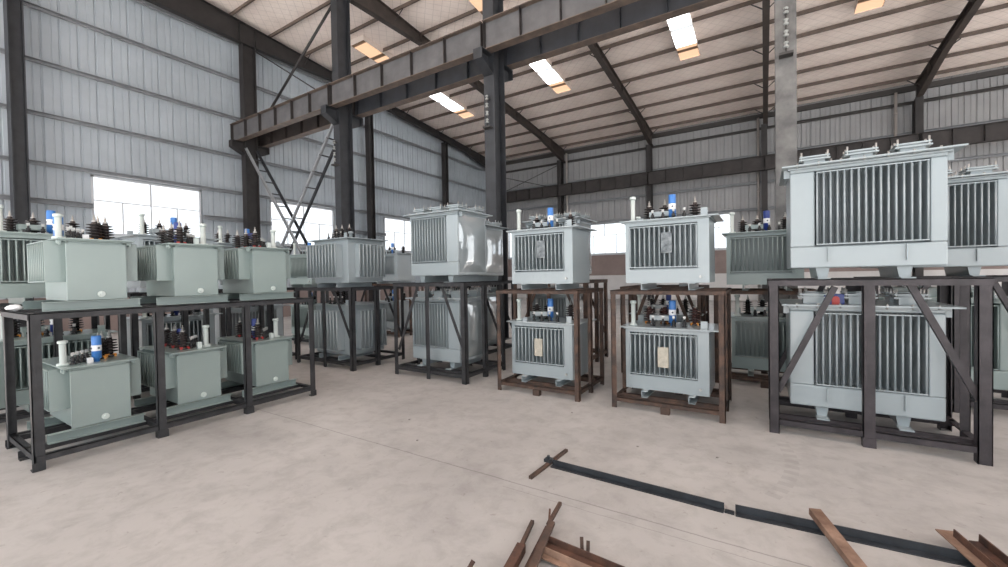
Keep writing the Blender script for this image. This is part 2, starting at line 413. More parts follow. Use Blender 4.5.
# ---- I beams with plates
def ibeam(mb, A, B, h, b, up=(0, 0, 1), tw=0.012, tf=0.018): return mb.prof(Ip(h, b, tw, tf), A, B, up)

# rafters with tapered haunches
RX = [-17.33, -11.7, -5.82, 0.12, 6.1, 12.1]
rname = ['along the left gable wall', 'second from the gable, passing behind the girder left of the middle', 'above the middle of the hall', 'just left of the pale right column', 'at the upper right', 'outside right']
rb = [(26.95, 9.45), (26.3, 9.5), (23.2, 10.12), (16.5, 10.72), (12.7, 11.0), (8.9, 10.9), (5.2, 11.0), (0.0, 11.75), (-7.0, 11.25)]
for x, nm in zip(RX[:5], rname):
    web = MB()
    tw, w = 0.012, 0.22
    for (ya, za), (yb_, zb) in zip(rb, rb[1:]):
        ta, tb = roofz(ya) - 0.09, roofz(yb_) - 0.09
        # web
        n = len(web.v)
        for s in (-1, 1): web.v += [(x + s * tw / 2, ya, za), (x + s * tw / 2, yb_, zb), (x + s * tw / 2, yb_, tb), (x + s * tw / 2, ya, ta)]
        web.f += [(n, n + 1, n + 2, n + 3), (n + 7, n + 6, n + 5, n + 4)]; web.smooth += [False] * 2
        web.bar((x, ya, za + 0.008), (x, yb_, zb + 0.008), w, 0.018)
        web.bar((x, ya, ta - 0.009), (x, yb_, tb - 0.009), w, 0.018)
    for ys in (24.9, 20.4, 16.5, 12.7, 8.9 + 0.3, 8.9 - 0.3):
        zb = [za + (zb_ - za) * (ya - ys) / (ya - yb2) for (ya, za), (yb2, zb_) in zip(rb, rb[1:]) if yb2 <= ys <= ya][0]
        web.box(x - w / 2, x + w / 2, ys - 0.006, ys + 0.006, zb + 0.01, roofz(ys) - 0.1)
    t = thing('roof_rafter', 'dark tapered steel rafter ' + nm, 'rafter', (0, 0, 0))
    part('rafter_beam', web, 'rafter' if x > -17 else 'column_brown', t)
    for i, y in enumerate(py):
        if y < 10 or i % 2: continue
        s = MB(); s.bar((x, y, roofz(y) - 0.42), (x + 0.45, y, roofz(y) - 0.06), 0.04, 0.006, (0, 1, 0))
        s.bar((x, y, roofz(y) - 0.42), (x - 0.45, y, roofz(y) - 0.06), 0.04, 0.006, (0, 1, 0))
        part('knee_brace', s, 'girt_dark', t)

# columns
def column(x, y, h, mt, label, fx=0.30, dy=0.50, rot=False, brackets=(), ins=False, z_ins=5.7):
    t = thing('steel_column', label, 'column', (x, y, 0))
    up = (0, 1, 0) if not rot else (1, 0, 0)
    part('shaft', MB().prof(Ip(dy, fx, 0.014, 0.022), (0, 0, 0.02), (0, 0, h), up), mt, t)
    part('base_plate', MB().box(-fx / 2 - 0.06, fx / 2 + 0.06, -dy / 2 - 0.06, dy / 2 + 0.06, 0, 0.02), mt, t)
    for s in brackets:
        b = MB(); L_ = 0.46
        n = 0
        y0, y1 = s * dy / 2, s * (dy / 2 + L_)
        for xx in (-0.006, 0.006):
            b.v += [(xx, y0, 6.55), (xx, y1, 6.78), (xx, y1, 7.0), (xx, y0, 7.0)]
        b.f += [(0, 1, 2, 3), (7, 6, 5, 4), (0, 4, 5, 1), (1, 5, 6, 2)]; b.smooth += [False] * 4
        b.box(-0.13, 0.13, min(y0, y1), max(y0, y1), 7.0, 7.02)
        b.bar((0, y0, 6.55), (0, y1, 6.78), 0.26, 0.018)
        b.box(-0.13, 0.13, min(y1, y1 - s * 0.014), max(y1, y1 - s * 0.014), 6.78, 7.0)
        part('corbel', b, mt, t)
    if ins:
        q = MB(); q.box(-0.10, 0.10, -dy / 2 - 0.16, -dy / 2, z_ins - 0.42, z_ins - 0.38); q.cyl((0, -dy / 2 - 0.1, z_ins - 0.4), (0, -dy / 2 - 0.1, z_ins + 0.38), 0.012)
        q.box(-0.02, 0.02, -dy / 2 - 0.12, -dy / 2, z_ins + 0.30, z_ins + 0.34)
        br = part('insulator_rod', q, 'girt_dark', t)
        for k in range(4):
            zz = z_ins - 0.3 + 0.19 * k
            part('insulator_spool', MB().lathe([(0.02, zz), (0.04, zz + 0.01), (0.04, zz + 0.03), (0.02, zz + 0.05), (0.02, zz + 0.07), (0.035, zz + 0.08), (0.035, zz + 0.10), (0.02, zz + 0.11)], 12, (0, -dy / 2 - 0.1, 0)), 'insul', br)
    return t
YC = 8.9
colx = [-17.33, -11.6, -5.72, 0.34, 6.3]
cm = ['column_brown', 'column', 'column', 'column_pale', 'column']
cl = ['dark brown crane column against the left gable wall, carrying the girder end', 'dark grey crane column behind the front-corner transformer pair, left of centre',
      'dark grey crane column rising at the middle of the picture', 'pale weathered bare-steel crane column behind the large right transformer', 'crane column further right']
for i in range(4):
    column(colx[i], YC, 10.88, cm[i], cl[i], brackets=(-1, 1), ins=i > 0, z_ins=5.65)
gy = [(2.78, 'pale-lit wind column at the far left of the gable wall'), (14.87, 'slim wind column of the gable wall right of the second window'), (20.9, 'slim wind column of the gable wall nearest its far corner')]
for y, nm in gy:
    column(-17.3, y, roofz(y) - (0.12 if y < 5 else 0.6), 'column' if y < 5 else 'column_brown', nm, fx=0.42 if y < 5 else 0.30, dy=0.30)
for x, nm in zip([-17.33, -11.85, -5.93, 0.06, 6.08, 12.1], ['in the corner with the gable wall', 'behind the second transformer rack from centre', 'above the middle right rack with blue canister', 'seen left of the pale right column', 'above the large right transformer', 'outside']):
    if x > 12: continue
    column(x, 26.65, 9.47, 'column_brown', 'dark steel column of the far side wall ' + nm, fx=0.28, dy=0.50, brackets=())
# crane girders
def girder(name, x0, x1, y, z0, h, web, flange, label, joints=()):
    t = thing(name, label, 'crane girder', ((x0 + x1) / 2, y, z0))
    hx = (x1 - x0) / 2
    part('web', MB().box(-hx, hx, -0.006, 0.006, 0.018, h - 0.018), web, t)
    part('top_flange', MB().box(-hx, hx, -0.13, 0.13, h - 0.02, h), flange, t)
    part('bottom_flange', MB().box(-hx, hx, -0.12, 0.12, 0, 0.02), flange, t)
    n = int((x1 - x0) / 0.98)
    for k in range(n + 1):
        xx = -hx + 0.02 + (2 * hx - 0.04) * k / n
        part('stiffener', ('stif%.2f' % h, lambda: MB().box(-0.006, 0.006, -0.11, 0.11, 0.02, h - 0.02)), web if web != 'beam_web' else 'beam_brown', t, (xx, 0, 0))
    return t
bays = [(-17.72, -11.62), (-11.58, -5.74), (-5.70, 0.32), (0.36, 6.3)]
bn = ['left bay, from the gable column to the second column', 'second bay, left of the centre column', 'bay right of the centre column, top of the picture']
for (a, b), nm, w in zip(bays[:3], bn, ['beam_web', 'beam_web', 'beam_web']):
    girder('crane_girder', a, b, YC - 0.25 - 0.16, 7.04, 0.70, w, 'beam_flange', 'grey near-side crane girder, ' + nm)
for (a, b), nm, w in zip(bays[:3], bn, ['beam_brown', 'beam_blue', 'beam_blue']):
    girder('crane_girder', a, b, YC + 0.25 + 0.33, 7.04, 0.70, w, 'beam_flange', 'dark crane girder behind the columns, ' + nm)
for lab in ():
    pass
fb = [(-17.3, -11.9, 'its rust-patched leftmost length'), (-11.86, -5.95, 'second length, behind the blue canisters'), (-5.91, 0.05, 'third length, left of the pale column'), (0.09, 6.06, 'fourth length, behind the large transformer'), (6.1, 12.0, 'length at the right edge')]
for a, b, nm in fb:
    girder('crane_girder', a, b, 26.25, 7.0, 0.76, 'beam_brown', 'beam_brown', 'dark brown crane girder along the far side wall, ' + nm)
# lattice cross bracing in the first bay
def lattice(A, B, label):
    t = thing('lattice_brace', label, 'cross brace')
    A, B = V(A), V(B)
    for s in (-1, 1):
        o = V((0, s * 0.2, 0))
        part('chord', MB().prof(Lp(0.075, 0.008), A + o, B + o, (0, 0, 1)), 'column' if s > 0 else 'girt', t)
    n = 13
    for k in range(1, n):
        P = A.lerp(B, k / n)
        part('rung', MB().bar(P + V((0, -0.2, 0.03)), P + V((0, 0.2, 0.03)), 0.04, 0.04), 'column', t)
lattice((-17.1, YC - 0.05, 6.75), (-11.85, YC - 0.05, 0.35), 'ladder-like lattice brace falling right from the gable column, before the windows')
lattice((-11.85, YC + 0.05, 6.75), (-17.1, YC + 0.05, 0.35), 'ladder-like lattice brace rising right towards the second column, before the windows')
tag(part('brace_pipe', MB().cyl((-16.1, YC, 7.85), (-11.8, YC, 10.75), 0.045, 10), 'column_brown'), 'thick dark brace pipe rising right above the crane girder at left', 'brace')
tag(part('brace_rod', MB().cyl((-17.15, YC + 0.1, 10.75), (-12.0, YC + 0.1, 7.45), 0.022, 8), 'column_brown'), 'thin brace rod falling right above the crane girder at left', 'brace')
tag(part('brace_rod', MB().cyl((-17.0, 26.75, 7.75), (-12.0, 26.75, 9.25), 0.022, 8), 'column_brown'), 'thin brace rod rising right on the far wall corner bay', 'brace')
tag(part('brace_rod', MB().cyl((-17.0, 26.85, 9.15), (-12.0, 26.85, 7.6), 0.022, 8), 'column_brown'), 'thin brace rod falling right on the far wall corner bay', 'brace')
# downpipes
for x, z0, z1, nm in [(-11.5, 0, 10.0, 'beside the column behind the second rack from centre'), (-0.22, 0, 10.0, 'left of the pale column'), (5.38, 0, 10.0, 'above the large right transformer')]:
    yy = YF - 0.07 if False else 26.93
    m = MB().cyl((0, 0, 0.0), (0, 0, z1), 0.06, 12)
    for zz in (3.0, 6.0, 9.0): m.cyl((0, 0, zz), (0, 0, zz + 0.08), 0.072, 12)
    m.box(-0.02, 0.02, 0, 0.02, 9.5, 9.54)
    tag(part('downpipe', m, 'downpipe', None, (x, 26.93, 0)), 'pale plastic downpipe on the far wall ' + nm, 'downpipe')

# ------------------------------------------------------------------ transformers
def hv_bushing(hh=0.22, r=0.045, sheds=5):
    p = [(r * 1.0, 0), (r * 1.05, 0.018), (r * 0.62, 0.022), (r * 0.55, 0.04)]
    z = 0.045; dz = (hh - 0.045 - 0.04) / sheds
    for k in range(sheds):
        rr = r * (1.28 - 0.04 * k)
        p += [(r * 0.5, z), (rr, z + dz * 0.35), (rr, z + dz * 0.5), (r * 0.5, z + dz * 0.75)]
        z += dz
    p += [(r * 0.4, z + 0.005), (r * 0.38, z + 0.02)]
    return MB().lathe(p, 14)
def add_hv(t, x, y, z, red=False, clip=None, hh=0.22, r=0.045):
    b = part('high_voltage_bushing', ('hv%.3f%.3f' % (hh, r), lambda: hv_bushing(hh, r)), 'porcelain_red' if red else 'porcelain', t, (x, y, z))
    part('terminal', ('hvt%.3f' % hh, lambda: MB().lathe([(0.022, hh - 0.035), (0.024, hh - 0.012), (0.012, hh - 0.008), (0.012, hh + 0.025), (0.006, hh + 0.028), (0.006, hh + 0.05)], 10)), 'zinc', b)
    if clip:
        m = lambda: MB().box(-0.045, -0.02, -0.05, -0.02, 0, 0.03).box(0.02, 0.045, -0.05, -0.02, 0, 0.03).box(-0.045, 0.045, -0.052, -0.046, 0.005, 0.02)
        part('clamp', ('clip', m), clip, b)
def add_lv(t, x, y, z, hh=0.10, r=0.020):
    b = part('low_voltage_bushing', ('lv%.3f' % hh, lambda: MB().lathe([(r * 1.3, 0), (r * 1.3, 0.012), (r * 0.8, 0.016), (r * 0.8, 0.03), (r * 1.15, 0.036), (r * 1.15, 0.046), (r * 0.75, 0.05), (r * 1.0, 0.058), (r * 1.0, 0.066), (r * 0.5, 0.07), (r * 0.5, hh)], 10)), 'black_plastic', t, (x, y, z))
    part('terminal', ('lvt%.3f' % hh, lambda: MB().box(-0.014, 0.014, -0.004, 0.004, hh, hh + 0.028).cyl((0, 0, hh - 0.01), (0, 0, hh + 0.008), 0.012, 8)), 'zinc', b)
def add_blue(t, x, y, z, hh=0.25, r=0.038, deep=False):
    b = part('oil_canister', ('can%.3f%d' % (hh, deep), lambda: MB().lathe([(r * 0.6, 0), (r * 0.6, hh * 0.12), (r, hh * 0.13), (r, hh * 0.97), (r * 0.9, hh)], 16)), 'blue_deep' if deep else 'blue', t, (x, y, z))
    part('label_band', ('canl%.3f' % hh, lambda: MB().lathe([(r * 1.01, hh * 0.42), (r * 1.03, hh * 0.43), (r * 1.03, hh * 0.63), (r * 1.01, hh * 0.64)], 16)), 'white', b)
    def dot():
        m = MB(); rr = r * 1.06
        for a0 in range(0, 360, 90):
            a = math.radians(a0 - 78)
            c, s = math.cos(a), math.sin(a)
            zc = hh * 0.53; w = 0.011; n = len(m.v)
            for k in range(10):
                q = 2 * math.pi * k / 10
                m.v.append((c * rr - s * w * math.cos(q), s * rr + c * w * math.cos(q), zc + w * math.sin(q)))
            m.f.append(tuple(range(n, n + 10))); m.smooth.append(False)
        return m
    part('round_emblem', ('cand%.3f' % hh, dot), 'ink', b)
def add_pipe(t, x, y, z, hh=0.30, r=0.026, capmat='pipe'):
    b = part('filler_pipe', ('fp%.3f' % hh, lambda: MB().lathe([(r * 1.9, 0), (r * 1.9, 0.02), (r, 0.024), (r, hh * 0.9)], 14)), 'pipe', t, (x, y, z))
    part('cap', ('fpc%.3f' % hh, lambda: MB().lathe([(r * 1.3, hh * 0.88), (r * 1.45, hh * 0.9), (r * 1.45, hh * 0.98), (r * 1.1, hh)], 14)), capmat, b)

def finbank(wd, h, n, pr, tk=0.010, strip=True):
    """fins from y=0 out to y=-pr, centred in x, z 0..h"""
    m = MB()
    for k in range(n):
        x = -wd / 2 + tk / 2 + (wd - tk) * k / (n - 1)
        zi = 0.0
        # fin with a slightly pinched profile (wide outer fold)
        m.box(x - tk * 0.30, x + tk * 0.30, -pr + 0.008, 0, zi, h)
        m.cyl((x, -pr + 0.007, zi), (x, -pr + 0.007, h), tk * 0.62, 6)
    if strip:
        for z in (-0.006, h - 0.006):
            m.box(-wd / 2, wd / 2, -pr - 0.004, -pr + 0.006, z, z + 0.010)
    m.box(-wd / 2, wd / 2, -0.004, 0.0, 0, h)
    return m

def flange_cover():
    m = MB().box(-0.085, 0.085, -0.09, 0.09, 0, 0.065)
    m.box(-0.125, 0.125, -0.125, 0.125, 0.06, 0.073)
    m.box(-0.12, 0.12, -0.12, 0.12, 0.088, 0.102)
    m.box(-0.09, 0.09, -0.09, 0.09, 0.072, 0.09)
    return m
def add_cover(t, x, y, z, pt):
    f = part('bushing_cover', ('lcov', flange_cover), pt, t, (x, y, z))
    for sx in (-1, 1):
        for sy in (-1, 0, 1):
            part('stud', ('lstud', lambda: MB().cyl((0, 0, 0.045), (0, 0, 0.14), 0.008, 6)), 'zinc', f, (sx * 0.105, sy * 0.105, 0.005 * abs(sy)))

def rails(t, xs, length, y0, h, pt, wb=0.08, key='r'):
    for x in xs:
        part('base_rail', ('rail%s%.3f%.3f' % (key, length, h), lambda: MB().prof(Cp(wb, h, 0.006, 1), (0, -length / 2, 0), (0, length / 2, 0), (1, 0, 0))), pt, t, (x, y0, 0))

def small_unit(label, loc, rz, v=0, group=None):
    """small unit: plain end plate in front (-Y), fin banks on both sides"""
    t = thing('distribution_transformer', label, 'transformer', loc, rz, group)
    w, d, h, rh = 0.44, 0.86, 0.585, 0.085
    pt = 'sage'
    # rails run along x under the unit
    for yy in (0.03, d - 0.09):
        part('base_rail', ('srail', lambda: MB().prof(Cp(rh, 0.06, 0.006, 1), (-0.38, 0, rh / 2), (0.33, 0, rh / 2), (0, 0, 1))), pt, t, (0, yy, 0))
    part('tank', ('stank', lambda: MB().box(-w / 2 + 0.02, w / 2 - 0.02, 0.012, d, rh, rh + h - 0.01)), pt, t, bevel=0.006)
    part('end_plate', ('splate', lambda: MB().box(-w / 2, w / 2, 0, 0.012, rh + 0.004, rh + h - 0.03)), pt, t, bevel=0.004)
    for s in (-1, 1):
        o = part('fin_bank', ('sfin', lambda: finbank(0.62, 0.38, 10, 0.14, 0.012).box(-0.32, -0.308, -0.14, 0, -0.006, 0.386).box(0.308, 0.32, -0.14, 0, -0.006, 0.386)), pt, t, (s * (w / 2 - 0.02), 0.43, rh + 0.19), (0, 0, s * math.pi / 2))
    part('lid', ('slid', lambda: MB().box(-w / 2 - 0.06, w / 2 + 0.06, -0.05, d + 0.04, rh + h, rh + h + 0.014).box(-w / 2 - 0.03, w / 2 + 0.03, -0.02, d + 0.01, rh + h - 0.012, rh + h)), pt, t, bevel=0.003)
    part('drain_plug', ('splug', lambda: MB().cyl((0, -0.035, 0), (0, 0, 0), 0.016, 10).cyl((0, -0.012, 0), (0, 0, 0), 0.03, 10)), 'pipe', t, (0.03 if v != 0 else 0.02, 0, rh + 0.06))
    z = rh + h + 0.014
    for s in (-1, 1):
        part('lifting_lug', ('slug', lambda: MB().box(-0.006, 0.006, -0.03, 0.03, -0.06, -0.014).cyl((-0.02, 0, -0.035), (0.02, 0, -0.035), 0.018, 10)), pt, t, (s * (w / 2 + 0.035), 0.03, z))
    if v == 0:
        add_pipe(t, -0.23, 0.16, z, 0.24)
        for k in range(4): add_lv(t, -0.17 + 0.045 * k, 0.13 + 0.05 * k, z, 0.09)
        add_blue(t, *((0.0, 0.12) if loc[2] < 1 else (-0.17, 0.46)), z, 0.26)
        for k in range(3): add_hv(t, 0.06 + 0.055 * k, 0.30 + 0.11 * k - 0.12 * (k == 2), z, clip='orange', hh=0.23, r=0.058)
        part('meter_box', ('smet', lambda: MB().box(-0.02, 0.02, -0.02, 0.02, 0, 0.05)), 'white', t, (-0.055, 0.10, z))
    else:
        add_pipe(t, 0.13, 0.14, z, 0.26)
        for k in range(4): add_lv(t, -0.02 + 0.04 * k, 0.16 + 0.05 * k, z, 0.11)
        for k in range(3): add_hv(t, -0.09 + 0.01 * k, 0.18 + 0.25 * k, z, clip='red', hh=0.23, r=0.058)
        part('meter_box', ('smet2', lambda: MB().box(-0.02, 0.02, -0.02, 0.02, 0, 0.075)), 'pipe', t, (0.03, 0.07, z))
        if v == 1: add_blue(t, -0.02, 0.45, z, 0.22, deep=True)
        else: add_blue(t, -0.06, 0.31, z, 0.27, deep=True)
    return t

def medium_unit(label, loc, rz, plate='beige', red=False, clip=None, extra_side=False, w=0.93, d=0.62, h=0.74, pt='grey', top=True, side_fins=False, nfin=14, deep=False):
    t = thing('distribution_transformer', label, 'transformer', loc, rz)
    rh = 0.08
    for s in (-1, 1):
        part('base_rail', ('mrail', lambda: MB().prof(Cp(rh, 0.07, 0.007, 1), (0, -0.10, rh / 2), (0, 0.72, rh / 2), (0, 0, 1))), pt, t, (s * 0.26, 0, 0))
    pr = 0.16
    fz0, fh = rh + 0.19, h - 0.26
    part('tank', ('mtank%.2f%.2f%.2f' % (w, d, h), lambda: MB().box(-w / 2 + 0.05, w / 2 - 0.05, pr, d, rh, rh + h - 0.01).box(-w / 2, w / 2, 0.0, pr, rh + h * 0.0, fz0 - 0.025).box(-w / 2, w / 2, 0.0, pr, fz0 + fh + 0.02, rh + h - 0.012).box(-w / 2, -w / 2 + 0.05, 0, pr, fz0 - 0.025, fz0 + fh + 0.02).box(w / 2 - 0.12, w / 2, 0, pr, fz0 - 0.025, fz0 + fh + 0.02).box(-w / 2, -w / 2 + 0.05, pr, d, rh, rh + h - 0.012).box(w / 2 - 0.05, w / 2, pr, d, rh, rh + h - 0.012)), pt, t)
    wf_ = w - 0.175
    part('fin_bank', ('mfin%.2f%.2f' % (w, h), lambda: finbank(wf_, fh, nfin, pr + 0.02, 0.013)), pt, t, (-0.035, pr, fz0))
    if side_fins:
        for s in (-1, 1):
            part('fin_bank', ('mfins%.2f%.2f' % (d, h), lambda: finbank(d - 0.16, fh, 12, 0.10, 0.013)), pt, t, (s * w / 2, d / 2, fz0), (0, 0, s * math.pi / 2))
    z = rh + h
    part('lid', ('mlid%.2f%.2f%.2f' % (w, d, h), lambda: MB().box(-w / 2 - 0.06, w / 2 + 0.10, -0.05, d + 0.06, z, z + 0.016).box(-w / 2 - 0.02, w / 2 + 0.02, -0.015, d + 0.02, z - 0.014, z)), pt, t, bevel=0.003)
    z += 0.016
    if plate:
        part('nameplate', ('mname', lambda: MB().box(-0.06, 0.06, -0.01, 0, 0, 0.24)), 'plate_dark' if plate == 'dark' else 'plate_beige', t, (-0.02 if plate == 'beige' else 0.02, -0.03, fz0 + (0.10 if plate == 'beige' else 0.16)))
    add_pipe(t, -w / 2 + 0.07, 0.10, z, 0.31)
    hx = [-0.27, -0.08, 0.27] if w < 1.0 else [-0.38, -0.22, -0.06]
    for x in hx: add_hv(t, x, 0.42, z, red=red, clip=clip, hh=0.24, r=0.060)
    for k in range(4): add_lv(t, -0.17 + 0.12 * k, 0.14, z, 0.10, 0.022)
    add_blue(t, 0.04, 0.24, z, 0.31, 0.042, deep)
    part('terminal_box', ('mbox', lambda: MB().box(-0.15, 0.15, -0.06, 0.06, 0.06, 0.12).box(-0.14, -0.12, -0.05, 0.05, 0, 0.06).box(0.12, 0.14, -0.05, 0.05, 0, 0.06)), pt, t, (-0.08, 0.30, z))
    part('lifting_lug', ('mlug', lambda: MB().box(-0.035, 0.035, -0.006, 0.006, 0, 0.09).box(-0.035, 0.035, -0.05, 0.006, 0, 0.006)), pt, t, (w / 2 - 0.05, 0.02, z))
    part('lifting_lug', ('mlug', lambda: None), pt, t, (-w / 2 + 0.06, 0.52, z))
    part('drain_plug', ('mplug', lambda: MB().cyl((0, -0.03, 0), (0, 0, 0), 0.014, 10)), 'zinc', t, (w / 2 - 0.09, 0, rh + 0.07))
    return t

def square_unit(label, loc, rz, h=0.80, pt='grey'):
    t = thing('distribution_transformer', label, 'transformer', loc, rz)
    w, d, rh, pr = 0.98, 0.80, 0.08, 0.13
    for s in (-1, 1):
        part('base_rail', ('qrail', lambda: MB().prof(Cp(rh, 0.07, 0.007, 1), (0, 0.0, rh / 2), (0, 0.80, rh / 2), (0, 0, 1))), pt, t, (s * 0.28, 0, 0))
    part('tank', ('qtank%.2f' % h, lambda: MB().box(-w / 2, w / 2, 0.1, 0.1 + d, rh, rh + h - 0.01)), pt, t, bevel=0.01)
    part('fin_bank', ('qfin%.2f' % h, lambda: finbank(0.84, h - 0.19, 10, pr + 0.03, 0.020)), pt, t, (-0.07, 0.1, rh + 0.10))
    for s in (-1, 1):
        part('fin_bank', ('qfins%.2f' % h, lambda: finbank(0.60, h - 0.19, 8, pr, 0.020)), pt, t, (s * w / 2, 0.1 + d / 2 + 0.05, rh + 0.10), (0, 0, s * math.pi / 2))
    z = rh + h
    part('lid', ('qlid%.2f' % h, lambda: MB().box(-w / 2 - 0.10, w / 2 + 0.10, 0.02, 0.18 + d, z, z + 0.016).box(-w / 2 - 0.02, w / 2 + 0.02, 0.08, 0.12 + d, z - 0.014, z)), pt, t, bevel=0.003)
    z += 0.016
    for x in (-0.36, -0.18, 0.04): add_hv(t, x, 0.50, z, hh=0.27, r=0.060)
    for k in range(4): add_lv(t, -0.25 + 0.12 * k, 0.25, z, 0.12, 0.025)
    part('filler_tube', ('qtube', lambda: MB().lathe([(0.03, 0), (0.03, 0.10), (0.045, 0.10), (0.045, 0.13), (0.01, 0.14)], 12)), pt, t, (0.33, 0.3, z))
    part('lifting_lug', ('mlug', lambda: MB().box(-0.035, 0.035, -0.006, 0.006, 0, 0.09).box(-0.035, 0.035, -0.05, 0.006, 0, 0.006)), pt, t, (w / 2 - 0.05, 0.1, z))
    return t

def large_unit(label, loc, rz, w=1.13, d=0.85, h=1.0, mirror=1, pt='grey', extra=False, fins=16, fw=0.80, fx=0.045):
    t = thing('power_transformer', label, 'transformer', loc, rz)
    rh = 0.11
    for s in (-1, 1):
        part('base_rail', ('lrail', lambda: MB().prof([(-0.055, 0.0), (0.055, 0.0), (0.035, -rh), (-0.035, -rh)][::-1], (0, 0.06, rh), (0, d - 0.05, rh), (0, 0, 1)).box(-0.05, 0.05, -0.06, 0.08, 0, 0.012)), pt, t, (s * 0.30, 0, 0))
    pr = 0.18
    fz0, fh = rh + 0.23, h - 0.30
    a, b = fx - fw / 2 - 0.01, fx + fw / 2 + 0.01
    part('tank', ('ltank%.2f%.2f%.2f%.2f%.2f' % (w, d, h, fw, fx), lambda: MB().box(-w / 2, w / 2, pr, d, rh, rh + h - 0.01).box(-w / 2, w / 2, 0, pr, rh, fz0 - 0.02).box(-w / 2, w / 2, 0, pr, fz0 + fh + 0.02, rh + h - 0.012).box(-w / 2, a, 0, pr, fz0 - 0.02, fz0 + fh + 0.02).box(b, w / 2, 0, pr, fz0 - 0.02, fz0 + fh + 0.02)), pt, t, bevel=0.012)
    part('fin_bank', ('lfin%.2f%.2f' % (w, fw), lambda: finbank(fw, fh, fins, pr + 0.02, 0.014)), pt, t, (fx, pr, fz0))
    def bulge():
        m = MB(); n1, n2 = 12, 10; W_, H_ = d - 0.06, h - 0.10
        for i in range(n2 + 1):
            for j in range(n1 + 1):
                a_, b_ = j / n1, i / n2
                m.v.append((0.002 + 0.035 * (math.sin(math.pi * a_) ** 0.7) * (math.sin(math.pi * b_) ** 0.5), 0.03 + W_ * a_, rh + 0.05 + H_ * b_))
        for i in range(n2):
            for j in range(n1):
                k = i * (n1 + 1) + j; m.f.append((k, k + 1, k + n1 + 2, k + n1 + 1)); m.smooth.append(True)
        return m
    part('side_panel', ('lside%.2f%.2f' % (w, d), bulge), 'gloss', t, (w / 2, 0, 0))
    for xx in ((-0.26, 0.30) if fw > 0.75 else ()):
        part('stiffener', ('lstif', lambda: MB().box(-0.005, 0.005, -0.03, 0.0, rh + 0.06, fz0 - 0.03)), pt, t, (xx, 0.0, 0))
    z = rh + h
    part('lid', ('llid%.2f%.2f' % (w, d), lambda: MB().box(-w / 2 - 0.07, w / 2 + 0.10, -0.08, d + 0.08, z, z + 0.016).box(-w / 2 - 0.02, w / 2 + 0.03, -0.02, d + 0.02, z - 0.02, z - 0.002)), pt, t, bevel=0.003)
    z += 0.016
    for x in (-0.36, 0.0, 0.36):
        add_cover(t, x, 0.18, z, pt)
    for x in (-0.3, 0.05, 0.4):
        add_cover(t, x * 0.95, 0.62, z, pt)
    part('lid_bolts', ('lbolt%.2f' % w, lambda: (lambda m: [m.cyl((x / 10 * (w / 2), -0.055, -0.012 - 0.016), (x / 10 * (w / 2), -0.055, 0.014), 0.009, 6) for x in range(-9, 10, 3)] and m)(MB())), 'zinc', t, (0, 0, z))
    part('lifting_lug', ('llug', lambda: MB().box(0, 0.05, -0.008, 0.008, -0.10, -0.018).cyl((0.03, -0.012, -0.07), (0.03, 0.012, -0.07), 0.02, 10)), pt, t, (w / 2, 0.06, z))
    part('lifting_lug', ('llug2', lambda: MB().box(-0.05, 0, -0.008, 0.008, -0.10, -0.018).cyl((-0.03, -0.012, -0.07), (-0.03, 0.012, -0.07), 0.02, 10)), pt, t, (-w / 2, 0.06, z))
    if extra:
        part('protection_relay', MB().box(-0.07, 0.07, -0.04, 0.04, 0, 0.10).cyl((-0.09, 0, 0.05), (-0.07, 0, 0.05), 0.04, 12), 'blue_deep', t, (-0.19, 0.10, z), bevel=0.008)['label'] = 'deep blue relay box'
        part('relay_cap', MB().cyl((0, -0.03, 0), (0, 0, 0), 0.03, 12).box(-0.03, 0.03, -0.02, 0.02, -0.05, 0), 'red', t, (-0.19, 0.06, z + 0.05))
    return t

